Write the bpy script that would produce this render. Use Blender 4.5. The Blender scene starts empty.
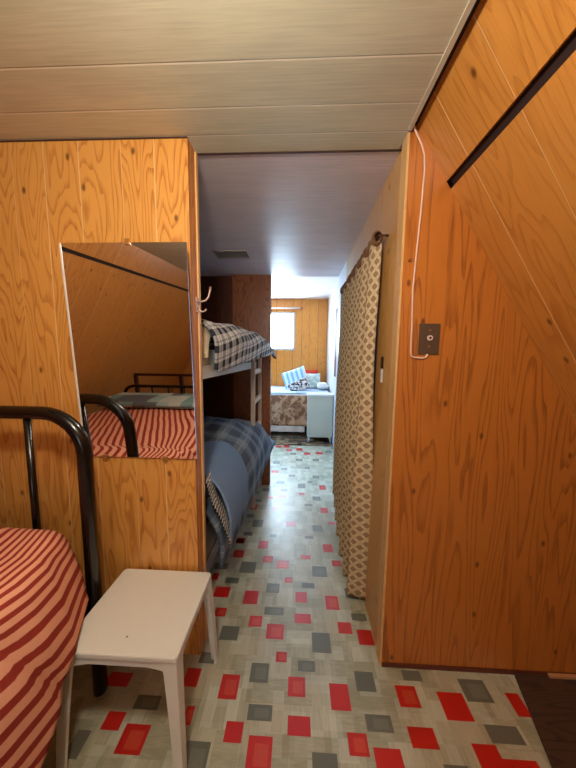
import bpy, bmesh, math, random
from mathutils import Vector, Matrix, noise
random.seed(7)
scene = bpy.context.scene
C = scene.collection

# ---------------------------------------------------------------- camera
cam_data = bpy.data.cameras.new('camera')
cam = bpy.data.objects.new('camera', cam_data); C.objects.link(cam)
F, PITCH, YAW, ROLL, CAMH = 257.24, 0.100, 0.040, 0.012, 1.341
cam_data.sensor_fit = 'VERTICAL'; cam_data.sensor_height = 36.0
cam_data.lens = F * 36.0 / 768.0
cam_data.clip_start = 0.02
fw = Vector((-math.sin(YAW)*math.cos(PITCH), math.cos(YAW)*math.cos(PITCH), -math.sin(PITCH)))
rt = Vector((math.cos(YAW), math.sin(YAW), 0)); up = rt.cross(fw)
r2 = rt*math.cos(ROLL) + up*math.sin(ROLL); u2 = up*math.cos(ROLL) - rt*math.sin(ROLL)
M = Matrix((r2, u2, -fw)).transposed().to_4x4(); M.translation = (0, 0, CAMH)
cam.matrix_world = M
scene.camera = cam

# ---------------------------------------------------------------- world, exposure, area lights
world = bpy.data.worlds.new('world'); scene.world = world; world.use_nodes = True
world.node_tree.nodes['Background'].inputs[0].default_value = (0.55, 0.70, 1.0, 1)
world.node_tree.nodes['Background'].inputs[1].default_value = 0.5
vs = scene.view_settings
scene.display_settings.display_device = 'sRGB'
vs.view_transform = 'Standard'; vs.look = 'None'; vs.gamma = 1.0; vs.use_curve_mapping = False
vs.exposure = 0.0

def area(name, loc, target, sx, sy, power, col):
    l = bpy.data.lights.new(name, 'AREA'); l.shape = 'RECTANGLE'; l.size = sx; l.size_y = sy
    l.energy = power; l.color = col
    o = bpy.data.objects.new(name, l); C.objects.link(o); o.location = loc
    o.rotation_euler = (Vector(target) - Vector(loc)).to_track_quat('-Z', 'Y').to_euler()
    return o
# daylight through the window behind the camera; the far room's blue light is an added fill
area('daylight_behind', (0.25, -3.30, 1.45), (0.0, 1.0, 1.0), 1.0, 0.9, 12.0, (0.86, 0.93, 1.0))
area('far_room_fill', (-1.50, 3.45, 1.35), (0.1, 2.8, 0.0), 0.9, 0.9, 92.0, (0.24, 0.55, 1.0))
# the ceiling lamp's bulb (its fixture is built below)
pl = bpy.data.lights.new('bulb_light', 'POINT'); pl.energy = 33.0; pl.color = (1.0, 0.93, 0.80); pl.shadow_soft_size = 0.06
po = bpy.data.objects.new('bulb_light', pl); C.objects.link(po); po.location = (-0.35, 0.02, 1.98)

# ---------------------------------------------------------------- helpers
def s2l(c):
    return tuple(((v/255.0)/12.92 if v/255.0 <= .04045 else ((v/255.0+.055)/1.055)**2.4) for v in c) + (1,)

class NT:
    def __init__(s, name):
        s.m = bpy.data.materials.new(name); s.m.use_nodes = True; s.t = s.m.node_tree
        s.b = s.t.nodes['Principled BSDF']
    def n(s, typ, **kw):
        nd = s.t.nodes.new(typ)
        for k, v in kw.items(): setattr(nd, k, v)
        return nd
    def l(s, a, b): s.t.links.new(a, b)
    def inp(s, sock, v):
        if isinstance(v, bpy.types.NodeSocket): s.l(v, sock)
        else: sock.default_value = v
    def math(s, op, a, b=0.0, c=0.0):
        nd = s.n('ShaderNodeMath', operation=op)
        for i, v in enumerate((a, b, c)): s.inp(nd.inputs[i], v)
        return nd.outputs[0]
    def mix(s, f, a, b, mode='MIX'):
        nd = s.n('ShaderNodeMix', data_type='RGBA', blend_type=mode)
        s.inp(nd.inputs[0], f); s.inp(nd.inputs[6], a); s.inp(nd.inputs[7], b)
        return nd.outputs[2]
    def uv(s):
        nd = s.n('ShaderNodeUVMap'); nd.uv_map = 'UVMap'
        sp = s.n('ShaderNodeSeparateXYZ'); s.l(nd.outputs[0], sp.inputs[0]); return sp.outputs[0], sp.outputs[1]
    def obj(s):
        nd = s.n('ShaderNodeTexCoord'); return nd.outputs['Object']
    def vec(s, x, y, z=0.0):
        nd = s.n('ShaderNodeCombineXYZ')
        for i, v in enumerate((x, y, z)): s.inp(nd.inputs[i], v)
        return nd.outputs[0]
    def noise(s, v, scale, detail=2.0, rough=.5, dist=0.0):
        nd = s.n('ShaderNodeTexNoise'); s.l(v, nd.inputs['Vector'])
        nd.inputs['Scale'].default_value = scale; nd.inputs['Detail'].default_value = detail
        nd.inputs['Roughness'].default_value = rough; nd.inputs['Distortion'].default_value = dist
        return nd.outputs[0]
    def smooth(s, v, a, b):
        nd = s.n('ShaderNodeMapRange', interpolation_type='SMOOTHSTEP'); s.inp(nd.inputs[0], v)
        nd.inputs[1].default_value = a; nd.inputs[2].default_value = b
        return nd.outputs[0]
    def bump(s, h, dist=.002, strength=.5):
        nd = s.n('ShaderNodeBump'); s.l(h, nd.inputs['Height'])
        nd.inputs['Distance'].default_value = dist; nd.inputs['Strength'].default_value = strength
        s.l(nd.outputs[0], s.b.inputs['Normal'])
    def out(s, col, rough=.5, metal=0.0, spec=None, coat=None):
        s.inp(s.b.inputs['Base Color'], col); s.inp(s.b.inputs['Roughness'], rough)
        s.b.inputs['Metallic'].default_value = metal
        if spec is not None: s.b.inputs['Specular IOR Level'].default_value = spec
        if coat is not None:
            s.b.inputs['Coat Weight'].default_value = coat[0]; s.b.inputs['Coat Roughness'].default_value = coat[1]
        return s.m

def plain(name, rgb, rough=.5, metal=0.0, var=.08, scale=30, bump=0.0):
    t = NT(name); o = t.obj(); n = t.noise(o, scale, 3)
    a = s2l(rgb); lo = tuple(v*(1-var) for v in a[:3])+(1,); hi = tuple(min(1, v*(1+var)) for v in a[:3])+(1,)
    m = t.out(t.mix(n, lo, hi), rough, metal)
    if bump: t.bump(n, bump)
    return m

def wood(name, light, dark, period=.43, grooves=(0.0, .36, .66), gcol=(226, 170, 110), seed=0.0, rough=.36,
         rings=7.0, contrast=.55, knots=True, gw=.0034, stretch=.8, coat=(.25, .22)):
    t = NT(name); u, v = t.uv()
    uu = t.math('ADD', u, seed*3.17)
    b = t.math('DIVIDE', uu, period); fr = t.math('FRACT', b); fl = t.math('FLOOR', b)
    cell = t.math('MULTIPLY', fl, 3.0)
    g = None
    for p in grooves:
        d = t.math('ABSOLUTE', t.math('SUBTRACT', fr, p if p > 0 else .001))
        m_ = t.math('SUBTRACT', 1.0, t.smooth(d, gw*.4/period, gw/period))
        g = m_ if g is None else t.math('MAXIMUM', g, m_)
        cell = t.math('ADD', cell, t.math('GREATER_THAN', fr, p)) if p > 0 else cell
    wn = t.n('ShaderNodeTexWhiteNoise', noise_dimensions='1D'); t.inp(wn.inputs['W'], t.math('ADD', cell, seed))
    rnd = wn.outputs[0]
    gx = t.math('ADD', t.math('MULTIPLY', uu, 10.0), t.math('MULTIPLY', rnd, 37.0))
    gy = t.math('ADD', t.math('MULTIPLY', v, stretch*1.9), t.math('MULTIPLY', rnd, 11.0))
    N = t.noise(t.vec(gx, gy, seed), 1.0, 1.6, .45, .15)
    ring = t.math('FRACT', t.math('MULTIPLY', N, rings*2.2))
    ringm = t.math('MULTIPLY', t.smooth(ring, .45, .93), t.math('SUBTRACT', 1.0, t.smooth(ring, .95, 1.0)))
    fib = t.noise(t.vec(t.math('MULTIPLY', uu, 260.0), t.math('MULTIPLY', v, 9.0), 0.0), 1.0, 3)
    broad = t.noise(t.vec(t.math('MULTIPLY', uu, 3.0), t.math('MULTIPLY', v, 1.2), seed+4), 1.0, 2)
    f = t.math('MULTIPLY', ringm, contrast)
    f = t.math('MULTIPLY', f, t.math('ADD', .3, t.math('MULTIPLY', fib, 1.3)))
    f = t.math('ADD', f, t.math('MULTIPLY', t.math('SUBTRACT', fib, .5), .7))
    f = t.math('ADD', f, t.math('MULTIPLY', t.math('SUBTRACT', broad, .5), .5))
    f = t.math('ADD', f, t.math('MULTIPLY', t.math('SUBTRACT', rnd, .5), .22))
    cl = t.n('ShaderNodeClamp'); t.l(f, cl.inputs[0])
    col = t.mix(cl.outputs[0], s2l(light), s2l(dark))
    if knots:
        vo = t.n('ShaderNodeTexVoronoi', voronoi_dimensions='2D'); t.l(t.vec(t.math('ADD', t.math('MULTIPLY', uu, 4.2), seed), t.math('MULTIPLY', v, 2.4)), vo.inputs['Vector'])
        vo.inputs['Scale'].default_value = 1.0
        k = t.math('SUBTRACT', 1.0, t.smooth(vo.outputs['Distance'], .010, .048))
        col = t.mix(t.math('MULTIPLY', k, .8), col, s2l((84, 38, 12)))
    col = t.mix(t.math('MULTIPLY', g, .75), col, s2l(gcol))
    t.bump(t.math('SUBTRACT', 0.0, t.math('ADD', g, t.math('MULTIPLY', ringm, .12))), .0015, .5)
    return t.out(col, rough, 0.0, .5, coat)

class MB:
    """collects faces with uv and material index and links them as one mesh"""
    def __init__(s): s.v = []; s.f = []; s.uv = []; s.mi = []; s.sm = []
    def quad(s, pts, uv=None, mi=0, sm=False):
        i = len(s.v); s.v += [tuple(p) for p in pts]; s.f.append(tuple(range(i, i+len(pts))))
        if uv is None:
            n = (Vector(pts[1])-Vector(pts[0])).cross(Vector(pts[2])-Vector(pts[1])); a = [abs(c) for c in n]
            k = a.index(max(a)); ax = [(1, 2), (0, 2), (0, 1)][k]
            uv = [(p[ax[0]], p[ax[1]]) for p in pts]
        s.uv.append(uv); s.mi.append(mi); s.sm.append(sm)
    def box(s, a, b, mi=0, M=None, swap=False):
        x0, y0, z0 = a; x1, y1, z1 = b
        P = [(x0,y0,z0),(x1,y0,z0),(x1,y1,z0),(x0,y1,z0),(x0,y0,z1),(x1,y0,z1),(x1,y1,z1),(x0,y1,z1)]
        if M is not None: P = [tuple(M @ Vector(p)) for p in P]
        for q in ((0,3,2,1),(4,5,6,7),(0,1,5,4),(1,2,6,5),(2,3,7,6),(3,0,4,7)):
            pts = [P[k] for k in q]
            uv = None
            if swap:
                uv = None
                n = (Vector(pts[1])-Vector(pts[0])).cross(Vector(pts[2])-Vector(pts[1])); aa = [abs(c) for c in n]
                k = aa.index(max(aa)); ax = [(1, 2), (0, 2), (0, 1)][k]
                uv = [(p[ax[1]], p[ax[0]]) for p in pts]
            s.quad(pts, uv, mi)
    def tube(s, path, r, n=12, mi=0, caps=True, radii=None):
        path = [Vector(p) for p in path]; rings = []
        t = (path[1]-path[0]).normalized(); ref = Vector((0,0,1)) if abs(t.z) < .9 else Vector((1,0,0))
        nrm = t.cross(ref).normalized()
        for i, p in enumerate(path):
            if i == 0: d = path[1]-path[0]
            elif i == len(path)-1: d = path[-1]-path[-2]
            else: d = (path[i+1]-path[i]).normalized()+(path[i]-path[i-1]).normalized()
            d.normalize(); nrm = (nrm - d*nrm.dot(d)).normalized(); bn = d.cross(nrm)
            rr = radii[i] if radii else r
            rings.append([p + (nrm*math.cos(2*math.pi*k/n)+bn*math.sin(2*math.pi*k/n))*rr for k in range(n)])
        base = len(s.v)
        for rg in rings: s.v += [tuple(p) for p in rg]
        for i in range(len(rings)-1):
            for k in range(n):
                a = base+i*n+k; b = base+i*n+(k+1) % n
                s.f.append((a, b, b+n, a+n)); s.uv.append([(k/n, i/10), ((k+1)/n, i/10), ((k+1)/n, (i+1)/10), (k/n, (i+1)/10)]); s.mi.append(mi); s.sm.append(True)
        if caps:
            s.f.append(tuple(base+k for k in reversed(range(n)))); s.uv.append([(0, 0)]*n); s.mi.append(mi); s.sm.append(False)
            s.f.append(tuple(base+(len(rings)-1)*n+k for k in range(n))); s.uv.append([(0, 0)]*n); s.mi.append(mi); s.sm.append(False)
    def grid(s, fn, nu, nv, mi=0, uvfn=None, closed_u=False):
        """fn(i/nu, j/nv) -> point; uvfn the same -> uv"""
        base = len(s.v)
        for j in range(nv+1):
            for i in range(nu+1): s.v.append(tuple(fn(i/nu, j/nv)))
        for j in range(nv):
            for i in range(nu):
                a = base+j*(nu+1)+i
                s.f.append((a, a+1, a+nu+2, a+nu+1)); s.mi.append(mi); s.sm.append(True)
                q = [(i/nu, j/nv), ((i+1)/nu, j/nv), ((i+1)/nu, (j+1)/nv), (i/nu, (j+1)/nv)]
                s.uv.append([uvfn(*p) if uvfn else p for p in q])
    def build(s, name, mats, parent=None, bevel=0.0, solid=0.0, subsurf=0, seg=2):
        me = bpy.data.meshes.new(name)
        # pivot at the base centre so things sit at their own place
        me.from_pydata(s.v, [], s.f); me.validate()
        ul = me.uv_layers.new(name='UVMap')
        li = 0
        for fi, p in enumerate(me.polygons):
            p.material_index = s.mi[fi]; p.use_smooth = s.sm[fi]
            for k in range(p.loop_total): ul.data[p.loop_start+k].uv = s.uv[fi][k]
        for m in (mats if isinstance(mats, (list, tuple)) else [mats]): me.materials.append(m)
        o = bpy.data.objects.new(name, me); C.objects.link(o)
        if parent is not None:
            o.parent = parent; o.matrix_parent_inverse = Matrix.Translation(-Vector(parent.location)) if parent.type == 'EMPTY' else Matrix.Identity(4)
            if parent.type != 'EMPTY': o.matrix_parent_inverse = Matrix.Identity(4)
        if bevel:
            w = o.modifiers.new('bevel', 'BEVEL'); w.width = bevel; w.segments = seg; w.limit_method = 'ANGLE'; w.angle_limit = .6
        if solid:
            w = o.modifiers.new('solid', 'SOLIDIFY'); w.thickness = solid; w.offset = -1
        if subsurf:
            w = o.modifiers.new('sub', 'SUBSURF'); w.levels = subsurf; w.render_levels = subsurf
        return o

def thing(name, label, cat, loc, group=None):
    o = bpy.data.objects.new(name, None); C.objects.link(o); o.location = loc; o.empty_display_size = .05
    o['label'] = label; o['category'] = cat
    if group: o['group'] = group
    return o
def tag(o, label, cat, group=None):
    o['label'] = label; o['category'] = cat
    if group: o['group'] = group
    return o
def struct(o): o['kind'] = 'structure'; return o

# ================================================================ measurements
H = 2.15          # flat ceiling
YW = 1.02         # facing partitions
XL, XR = -0.424, 0.385
T = 0.08          # partition thickness
# ================================================================ materials
m_pan_l = wood('panel_wood_left', (222, 156, 76), (172, 92, 28), period=.43, grooves=(0.0, .30, .62), seed=1.3, contrast=.6, rings=7, gcol=(236, 190, 130))
m_pan_r = wood('panel_wood_right', (194, 114, 42), (108, 44, 10), period=1.6, grooves=(.30,), seed=4.7, contrast=.5, rings=6, stretch=.42, gcol=(170, 90, 30), gw=.001)
m_pan_c = wood('glare_wood_passage', (212, 158, 88), (170, 108, 46), period=.6, grooves=(0.0, .5), seed=6.1, contrast=.3, rings=5)  # paler than the other panelling: glare put into its colour
m_slope = wood('slope_boards', (206, 138, 62), (158, 88, 30), period=.405, grooves=(0.0, .45), seed=2.2, contrast=.36, rings=6, gcol=(232, 180, 120))
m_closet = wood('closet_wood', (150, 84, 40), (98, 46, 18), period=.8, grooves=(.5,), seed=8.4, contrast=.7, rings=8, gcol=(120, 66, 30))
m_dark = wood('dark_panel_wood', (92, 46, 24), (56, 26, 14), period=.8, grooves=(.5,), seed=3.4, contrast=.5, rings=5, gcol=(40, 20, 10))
m_far = wood('far_panel_wood', (226, 150, 56), (180, 100, 30), period=.5, grooves=(0.0, .35, .7), seed=9.4, contrast=.35, rings=6, gcol=(150, 84, 24), gw=.008)
m_trimw = wood('trim_wood', (226, 178, 116), (190, 136, 76), period=2, grooves=(.9,), seed=5.5, contrast=.3, knots=False, rough=.5, coat=(0, .5))
m_edge = wood('edge_wood', (210, 130, 52), (150, 80, 24), period=2, grooves=(.9,), seed=7.5, contrast=.4, knots=False, rough=.5, coat=(0, .5))
m_plank = wood('raw_floor_wood', (74, 46, 30), (44, 26, 16), period=.5, grooves=(.0, .5), seed=11.1, contrast=.6, knots=False, gcol=(30, 16, 10), rough=.7, coat=(0, .5))
m_white = plain('white_paint', (214, 214, 212), .45, var=.03)
m_gap = plain('dark_gap', (40, 20, 16), .8)
m_seam_shadow = plain('seam_shadow_brown', (70, 40, 26), .7)

def ceiling_mat(name, base, seams, seed, rough):
    t = NT(name); u, v = t.uv()     # u along the boards (x), v across (y)
    g = None; gd = None
    for p in seams:
        d = t.math('SUBTRACT', v, p)
        m1 = t.math('SUBTRACT', 1.0, t.smooth(t.math('ABSOLUTE', d), .001, .003))
        m2 = t.math('SUBTRACT', 1.0, t.smooth(t.math('ABSOLUTE', t.math('ADD', d, .0032)), .0008, .0022))
        g = m1 if g is None else t.math('MAXIMUM', g, m1); gd = m2 if gd is None else t.math('MAXIMUM', gd, m2)
    grain = t.noise(t.vec(t.math('MULTIPLY', u, 5.0), t.math('MULTIPLY', v, 160.0), seed), 1.0, 4, .6)
    broad = t.noise(t.vec(t.math('MULTIPLY', u, 2.0), t.math('MULTIPLY', v, 9.0), seed+3), 1.0, 3, .6, .4)
    a = s2l(base)
    lo = tuple(x*.84 for x in a[:3])+(1,); hi = tuple(x*1.1 for x in a[:3])+(1,)
    f = t.math('ADD', t.math('MULTIPLY', grain, .6), t.math('MULTIPLY', broad, .4))
    col = t.mix(t.smooth(f, .3, .7), lo, hi)
    if g is not None:
        col = t.mix(t.math('MULTIPLY', gd, .45), col, s2l((70, 52, 38)))
        col = t.mix(t.math('MULTIPLY', g, .7), col, s2l((240, 226, 204)))
        t.bump(t.math('SUBTRACT', t.math('MULTIPLY', grain, .2), gd), .001, .5)
    return t.out(col, rough, 0, .5)
m_ceil = ceiling_mat('ceiling_boards', (204, 196, 168), (-1.2, -.8, -.4, .0, .34, .53, .785, .915, 1.018), 1, .5)
m_ceil2 = ceiling_mat('passage_ceiling', (222, 206, 206), (2.23, 2.42), 5, .38)
m_ceil3 = plain('far_room_ceiling', (228, 222, 218), .5, var=.04)

def floor_base():
    t = NT('linoleum_base'); u, v = t.uv()
    def cells(sx, sy, off):
        a = t.math('FLOOR', t.math('MULTIPLY', t.math('ADD', u, off), sx)); b = t.math('FLOOR', t.math('MULTIPLY', t.math('ADD', v, off*.7), sy))
        w = t.n('ShaderNodeTexWhiteNoise', noise_dimensions='2D'); t.l(t.vec(a, b), w.inputs['Vector']); return w.outputs[0], w.outputs[1]
    r1, c1 = cells(11.5, 12.5, .013); r2, c2 = cells(23.0, 17.0, .21); r3, _ = cells(8.3, 15.0, .37)
    streak = t.noise(t.vec(t.math('MULTIPLY', u, 18.0), t.math('MULTIPLY', v, 120.0), 0.0), 1.0, 3, .6)
    streak2 = t.noise(t.vec(t.math('MULTIPLY', u, 140.0), t.math('MULTIPLY', v, 16.0), 3.0), 1.0, 3, .6)
    f = t.math('ADD', t.math('MULTIPLY', r1, .34), t.math('ADD', t.math('MULTIPLY', r2, .22), t.math('MULTIPLY', r3, .2)))
    s = t.mix(t.math('GREATER_THAN', r1, .5), streak, streak2)
    f = t.math('ADD', f, t.math('MULTIPLY', t.math('SUBTRACT', s, .5), .55))
    col = t.mix(t.smooth(f, .05, .78), s2l((152, 148, 120)), s2l((206, 202, 178)))
    col = t.mix(t.math('MULTIPLY', t.math('GREATER_THAN', r2, .72), .22), col, s2l((204, 214, 200)))
    col = t.mix(t.math('MULTIPLY', t.math('GREATER_THAN', r3, .8), .3), col, s2l((158, 136, 100)))
    dirt = t.noise(t.vec(u, v), 3.0, 4, .6)
    col = t.mix(t.math('MULTIPLY', t.smooth(dirt, .5, .8), .25), col, s2l((110, 96, 70)))
    return t.out(col, .36, 0, .9)
def floor_patch(name, a, b, light):
    t = NT(name); u, v = t.uv()     # patch-local 0..1 + integer id offset
    fu = t.math('FRACT', u); fv = t.math('FRACT', v); idn = t.math('FLOOR', u)
    w = t.n('ShaderNodeTexWhiteNoise', noise_dimensions='1D'); t.l(idn, w.inputs['W']); r = w.outputs[0]
    inx = t.math('MULTIPLY', t.math('GREATER_THAN', fu, .28), t.math('LESS_THAN', fu, .86))
    iny = t.math('MULTIPLY', t.math('GREATER_THAN', fv, .16), t.math('LESS_THAN', fv, .78))
    inner = t.math('MULTIPLY', t.math('MULTIPLY', inx, iny), t.math('GREATER_THAN', r, .5))
    n = t.noise(t.vec(t.math('MULTIPLY', u, 3.0), t.math('MULTIPLY', v, 22.0)), 1.0, 2, .6)
    n2 = t.noise(t.vec(t.math('MULTIPLY', u, 24.0), t.math('MULTIPLY', v, 4.0)), 1.0, 2, .6)
    f = t.math('MULTIPLY', inner, t.math('ADD', .15, t.math('MULTIPLY', n, .7)))
    col = t.mix(n2, s2l(a), s2l(b))
    col = t.mix(f, col, s2l(light))
    return t.out(col, .36, 0, .9)
m_lino = floor_base()
m_red = floor_patch('linoleum_red', (184, 18, 12), (206, 28, 18), (214, 92, 62))
m_grey = floor_patch('linoleum_grey', (90, 92, 80), (112, 112, 98), (128, 130, 114))

# ================================================================ structure
YF = 5.2      # far wall
PATCH = [['r',-0.3,-0.225,0.875,0.955],['r',-0.244,-0.18,0.762,0.815],['r',-0.155,-0.07,0.7,0.783],['r',-0.081,-0.032,1.01,1.05],['r',-0.458,-0.397,0.906,0.969],['r',-0.408,-0.376,0.797,0.849],['g',-0.185,-0.107,0.933,1.002],['g',-0.172,-0.079,0.821,0.866],['g',-0.421,-0.351,0.989,1.031],['g',-0.369,-0.284,0.682,0.76],['r',-0.022,0.048,0.896,0.96],['r',0.147,0.224,0.864,0.946],['r',-0.019,0.065,0.789,0.841],['r',0.195,0.264,0.752,0.807],['r',0.279,0.372,0.714,0.775],['g',0.018,0.093,0.981,1.021],['g',0.259,0.338,0.926,0.993],['g',0.271,0.367,0.813,0.859],['g',0.067,0.152,0.711,0.754],['r',0.417,0.498,0.886,0.953],['r',0.579,0.68,0.857,0.94],['r',0.418,0.511,0.78,0.833],['r',0.627,0.71,0.743,0.801],['r',0.71,0.821,0.723,0.77],['r',0.855,0.907,0.88,0.95],['g',0.69,0.794,0.915,0.988],['g',0.464,0.542,0.971,1.007],['g',0.705,0.822,0.805,0.852],['g',0.502,0.583,0.719,0.748],['r',-0.267,-0.199,1.684,1.762],['r',-0.426,-0.355,1.596,1.658],['r',-0.217,-0.15,1.562,1.619],['r',-0.123,-0.042,1.519,1.585],['r',-0.462,-0.375,1.303,1.368],['r',-0.286,-0.207,1.271,1.352],['r',-0.232,-0.166,1.154,1.208],['r',-0.137,-0.052,1.102,1.172],['r',-0.42,-0.362,1.196,1.243],['r',-0.507,-0.47,1.413,1.462],['r',-0.437,-0.38,1.725,1.768],['g',-0.353,-0.255,1.473,1.562],['g',-0.42,-0.339,1.394,1.436],['g',-0.167,-0.091,1.345,1.407],['g',-0.161,-0.058,1.218,1.26],['g',-0.361,-0.272,1.086,1.151],['r',-0.062,-0.016,1.415,1.455],['r',0.195,0.262,1.677,1.753],['r',0.034,0.101,1.603,1.639],['r',0.241,0.299,1.556,1.605],['r',0.003,0.068,1.295,1.359],['r',0.17,0.242,1.262,1.344],['r',0.001,0.085,1.183,1.232],['r',0.219,0.286,1.144,1.199],['r',0.308,0.381,1.098,1.167],['g',0.107,0.198,1.469,1.55],['g',0.04,0.115,1.386,1.421],['g',0.085,0.172,1.055,1.142],['g',0.288,0.358,1.331,1.397],['g',0.297,0.373,1.211,1.248],['g',-0.352,-0.269,1.914,2.005],['g',-0.422,-0.36,2.032,2.082],['g',-0.399,-0.33,1.811,1.851],['g',0.132,0.212,1.888,1.964],['g',0.067,0.13,1.803,1.832],['g',-0.198,-0.147,1.804,1.837],['g',0.155,0.231,2.331,2.399],['g',0.013,0.092,2.552,2.649],['g',-0.344,-0.275,2.466,2.529],['g',-0.219,-0.134,2.624,2.701],['g',-0.401,-0.321,2.705,2.758],['g',-0.39,-0.326,2.274,2.312],['g',0.077,0.149,2.228,2.265],['g',-0.159,-0.095,2.477,2.522],['g',0.18,0.257,2.785,2.853],['g',-0.091,-0.021,2.801,2.858],['g',0.119,0.168,2.665,2.716],['g',-0.188,-0.117,2.972,3.036],['g',-0.309,-0.221,3.151,3.237],['g',-0.483,-0.428,2.94,3.068],['g',0.095,0.159,3.029,3.082],['g',0.206,0.29,3.273,3.35],['g',-0.019,0.071,3.258,3.334],['g',-0.101,-0.012,3.474,3.543],['r',-0.413,-0.352,2.149,2.227],['r',-0.556,-0.478,2.376,2.439],['r',-0.506,-0.432,2.252,2.317],['r',-0.429,-0.353,2.571,2.62],['r',-0.28,-0.225,2.331,2.371],['r',-0.207,-0.167,2.147,2.196],['r',-0.082,-0.003,1.935,2.0],['r',-0.433,-0.375,1.732,1.783],['r',0.215,0.281,2.133,2.212],['r',0.237,0.303,2.534,2.629],['r',-0.168,-0.107,2.358,2.399],['r',-0.3,-0.215,2.891,2.952],['r',0.025,0.081,2.419,2.462],['r',0.097,0.186,3.488,3.575],['r',-0.013,0.077,3.639,3.753],['r',-0.207,-0.118,3.758,3.859],['r',0.261,0.323,1.977,2.012],['r',0.267,0.364,3.517,3.606],['r',-0.696,-0.628,0.771,0.82],['r',-0.607,-0.516,0.718,0.791],['r',-0.775,-0.679,0.892,0.939],['g',-0.771,-0.721,0.7,0.767],['g',-0.615,-0.519,0.83,0.872]]
def make_floor():
    mb = MB()
    X0, X1, Y0, Y1 = -2.9, 1.9, -3.4, YF+.02
    mb.quad([(X0,Y0,0),(X1,Y0,0),(X1,Y1,0),(X0,Y1,0)], mi=0)
    rects = [tuple(p[1:]) for p in PATCH]
    items = list(PATCH)
    rnd = random.Random(3)
    # the rest of the same printed pattern, outside the measured area
    for gy in range(-24, 71):
        for gx in range(-22, 22):
            x = gx*.085+rnd.uniform(-.02, .02); y = gy*.075+rnd.uniform(-.02, .02)
            if rnd.random() > .21: continue
            if -.47 < x < 1.0 and .66 < y < 3.55 and not (x > .5 and y > 1.0): continue
            if -.75 < x < -.4 and .6 < y < 1.05: continue
            w, h = rnd.choice([(.08, .07), (.09, .05), (.065, .06), (.085, .08), (.05, .045)])
            if x+w > X1 or y+h > Y1-.1 or x < X0 or y < Y0: continue
            if any(x < c+.02 and x+w > a-.02 and y < d+.02 and y+h > b-.02 for a, b, c, d in [(r[0], r[2], r[1], r[3]) for r in rects]): continue
            rects.append((x, x+w, y, y+h)); items.append(['r' if rnd.random() < .55 else 'g', x, x+w, y, y+h])
    for k, (c, a, b, y0, y1) in enumerate(items):
        z = .0004; e = .001
        mb.quad([(a,y0,z),(b,y0,z),(b,y1,z),(a,y1,z)], [(k+e,e),(k+1-e,e),(k+1-e,1-e),(k+e,1-e)], 1 if c == 'r' else 2)
    return struct(mb.build('floor', [m_lino, m_red, m_grey]))
make_floor()

SL = 1.60                    # slope of the A-frame boards: dz/dx
def sx_r(z): return .525 + (1.981-z)/SL
def sx_l(z): return -1.575 - (1.965-z)/SL
zr0 = 1.981 + (.525-.402)*SL  # top of the right slope

def slope_panels(side):
    Y0, Y1 = -3.4, YW
    fx = sx_r if side > 0 else sx_l
    zt = zr0 if side > 0 else H
    zg = 1.970 if side > 0 else 1.955
    g = .013
    mb = MB()
    def strip(za, zb):
        a = fx(za); b = fx(zb); L = math.hypot(a-b, za-zb); v0 = za*1.18
        pts = [(a,Y0,za),(a,Y1,za),(b,Y1,zb),(b,Y0,zb)]
        uv = [(Y0, v0), (Y1, v0), (Y1, v0+L), (Y0, v0+L)]
        if side < 0: pts.reverse(); uv.reverse()
        mb.quad(pts, uv)
        n = Vector((SL*side, 0, 1)).normalized()*.012     # board thickness behind the face
        q = [tuple(Vector(p)+n) for p in pts]
        mb.quad(list(reversed(q)), list(reversed(uv)))
        for i in range(4):
            j = (i+1) % 4; mb.quad([pts[j], pts[i], q[i], q[j]])
    strip(0.0, zg-g); strip(zg+g, zt)
    # dark backing behind the gap
    n = Vector((SL*side, 0, 1)).normalized()*.014
    a, b = fx(zg-.06), fx(zg+.06)
    pts = [(a,Y0,zg-.06),(a,Y1,zg-.06),(b,Y1,zg+.06),(b,Y0,zg+.06)]
    pts = [tuple(Vector(p)+n) for p in pts]
    if side < 0: pts.reverse()
    mb.quad(pts, mi=1)
    return struct(mb.build('wall_right' if side > 0 else 'wall_left', [m_slope, m_gap]))
slope_panels(1); slope_panels(-1)

# flat ceiling of the front room
mb = MB()
mb.box((sx_l(H)-.02, -3.4, H), (.375, YW+T, H+.02))
struct(mb.build('ceiling', m_ceil))
mb = MB(); mb.box((.372, -3.4, H-.004), (.386, YW-.01, H+.03))
struct(mb.build('trim_1', plain('ceiling_trim', (206, 194, 170), .5)))
mb = MB(); mb.box((.3865, -3.4, H+.02), (.46, YW, H+.05)); struct(mb.build('trim_2', m_gap))
# passage ceiling, glossier painted board
mb = MB(); mb.box((-1.6, YW+T, H+.001), (XR+.02, 2.66, H+.02)); struct(mb.build('ceiling_passage', m_ceil2))
mb = MB(); mb.box((XL, YW+T-.004, H-.003), (XR, YW+T+.004, H)); struct(mb.build('shadow_strip', m_seam_shadow))  # dark strip painted in for the shadow line where the passage ceiling starts
# header above the passage end and the far room's higher ceiling
mb = MB(); mb.box((-1.6, 2.62, H+.021), (.62, 2.66, 2.52)); struct(mb.build('wall_header', m_white))
mb = MB(); mb.box((-1.6, 2.66, 2.50), (.62, YF+.05, 2.53)); struct(mb.build('ceiling_far_room', m_ceil3))

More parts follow.
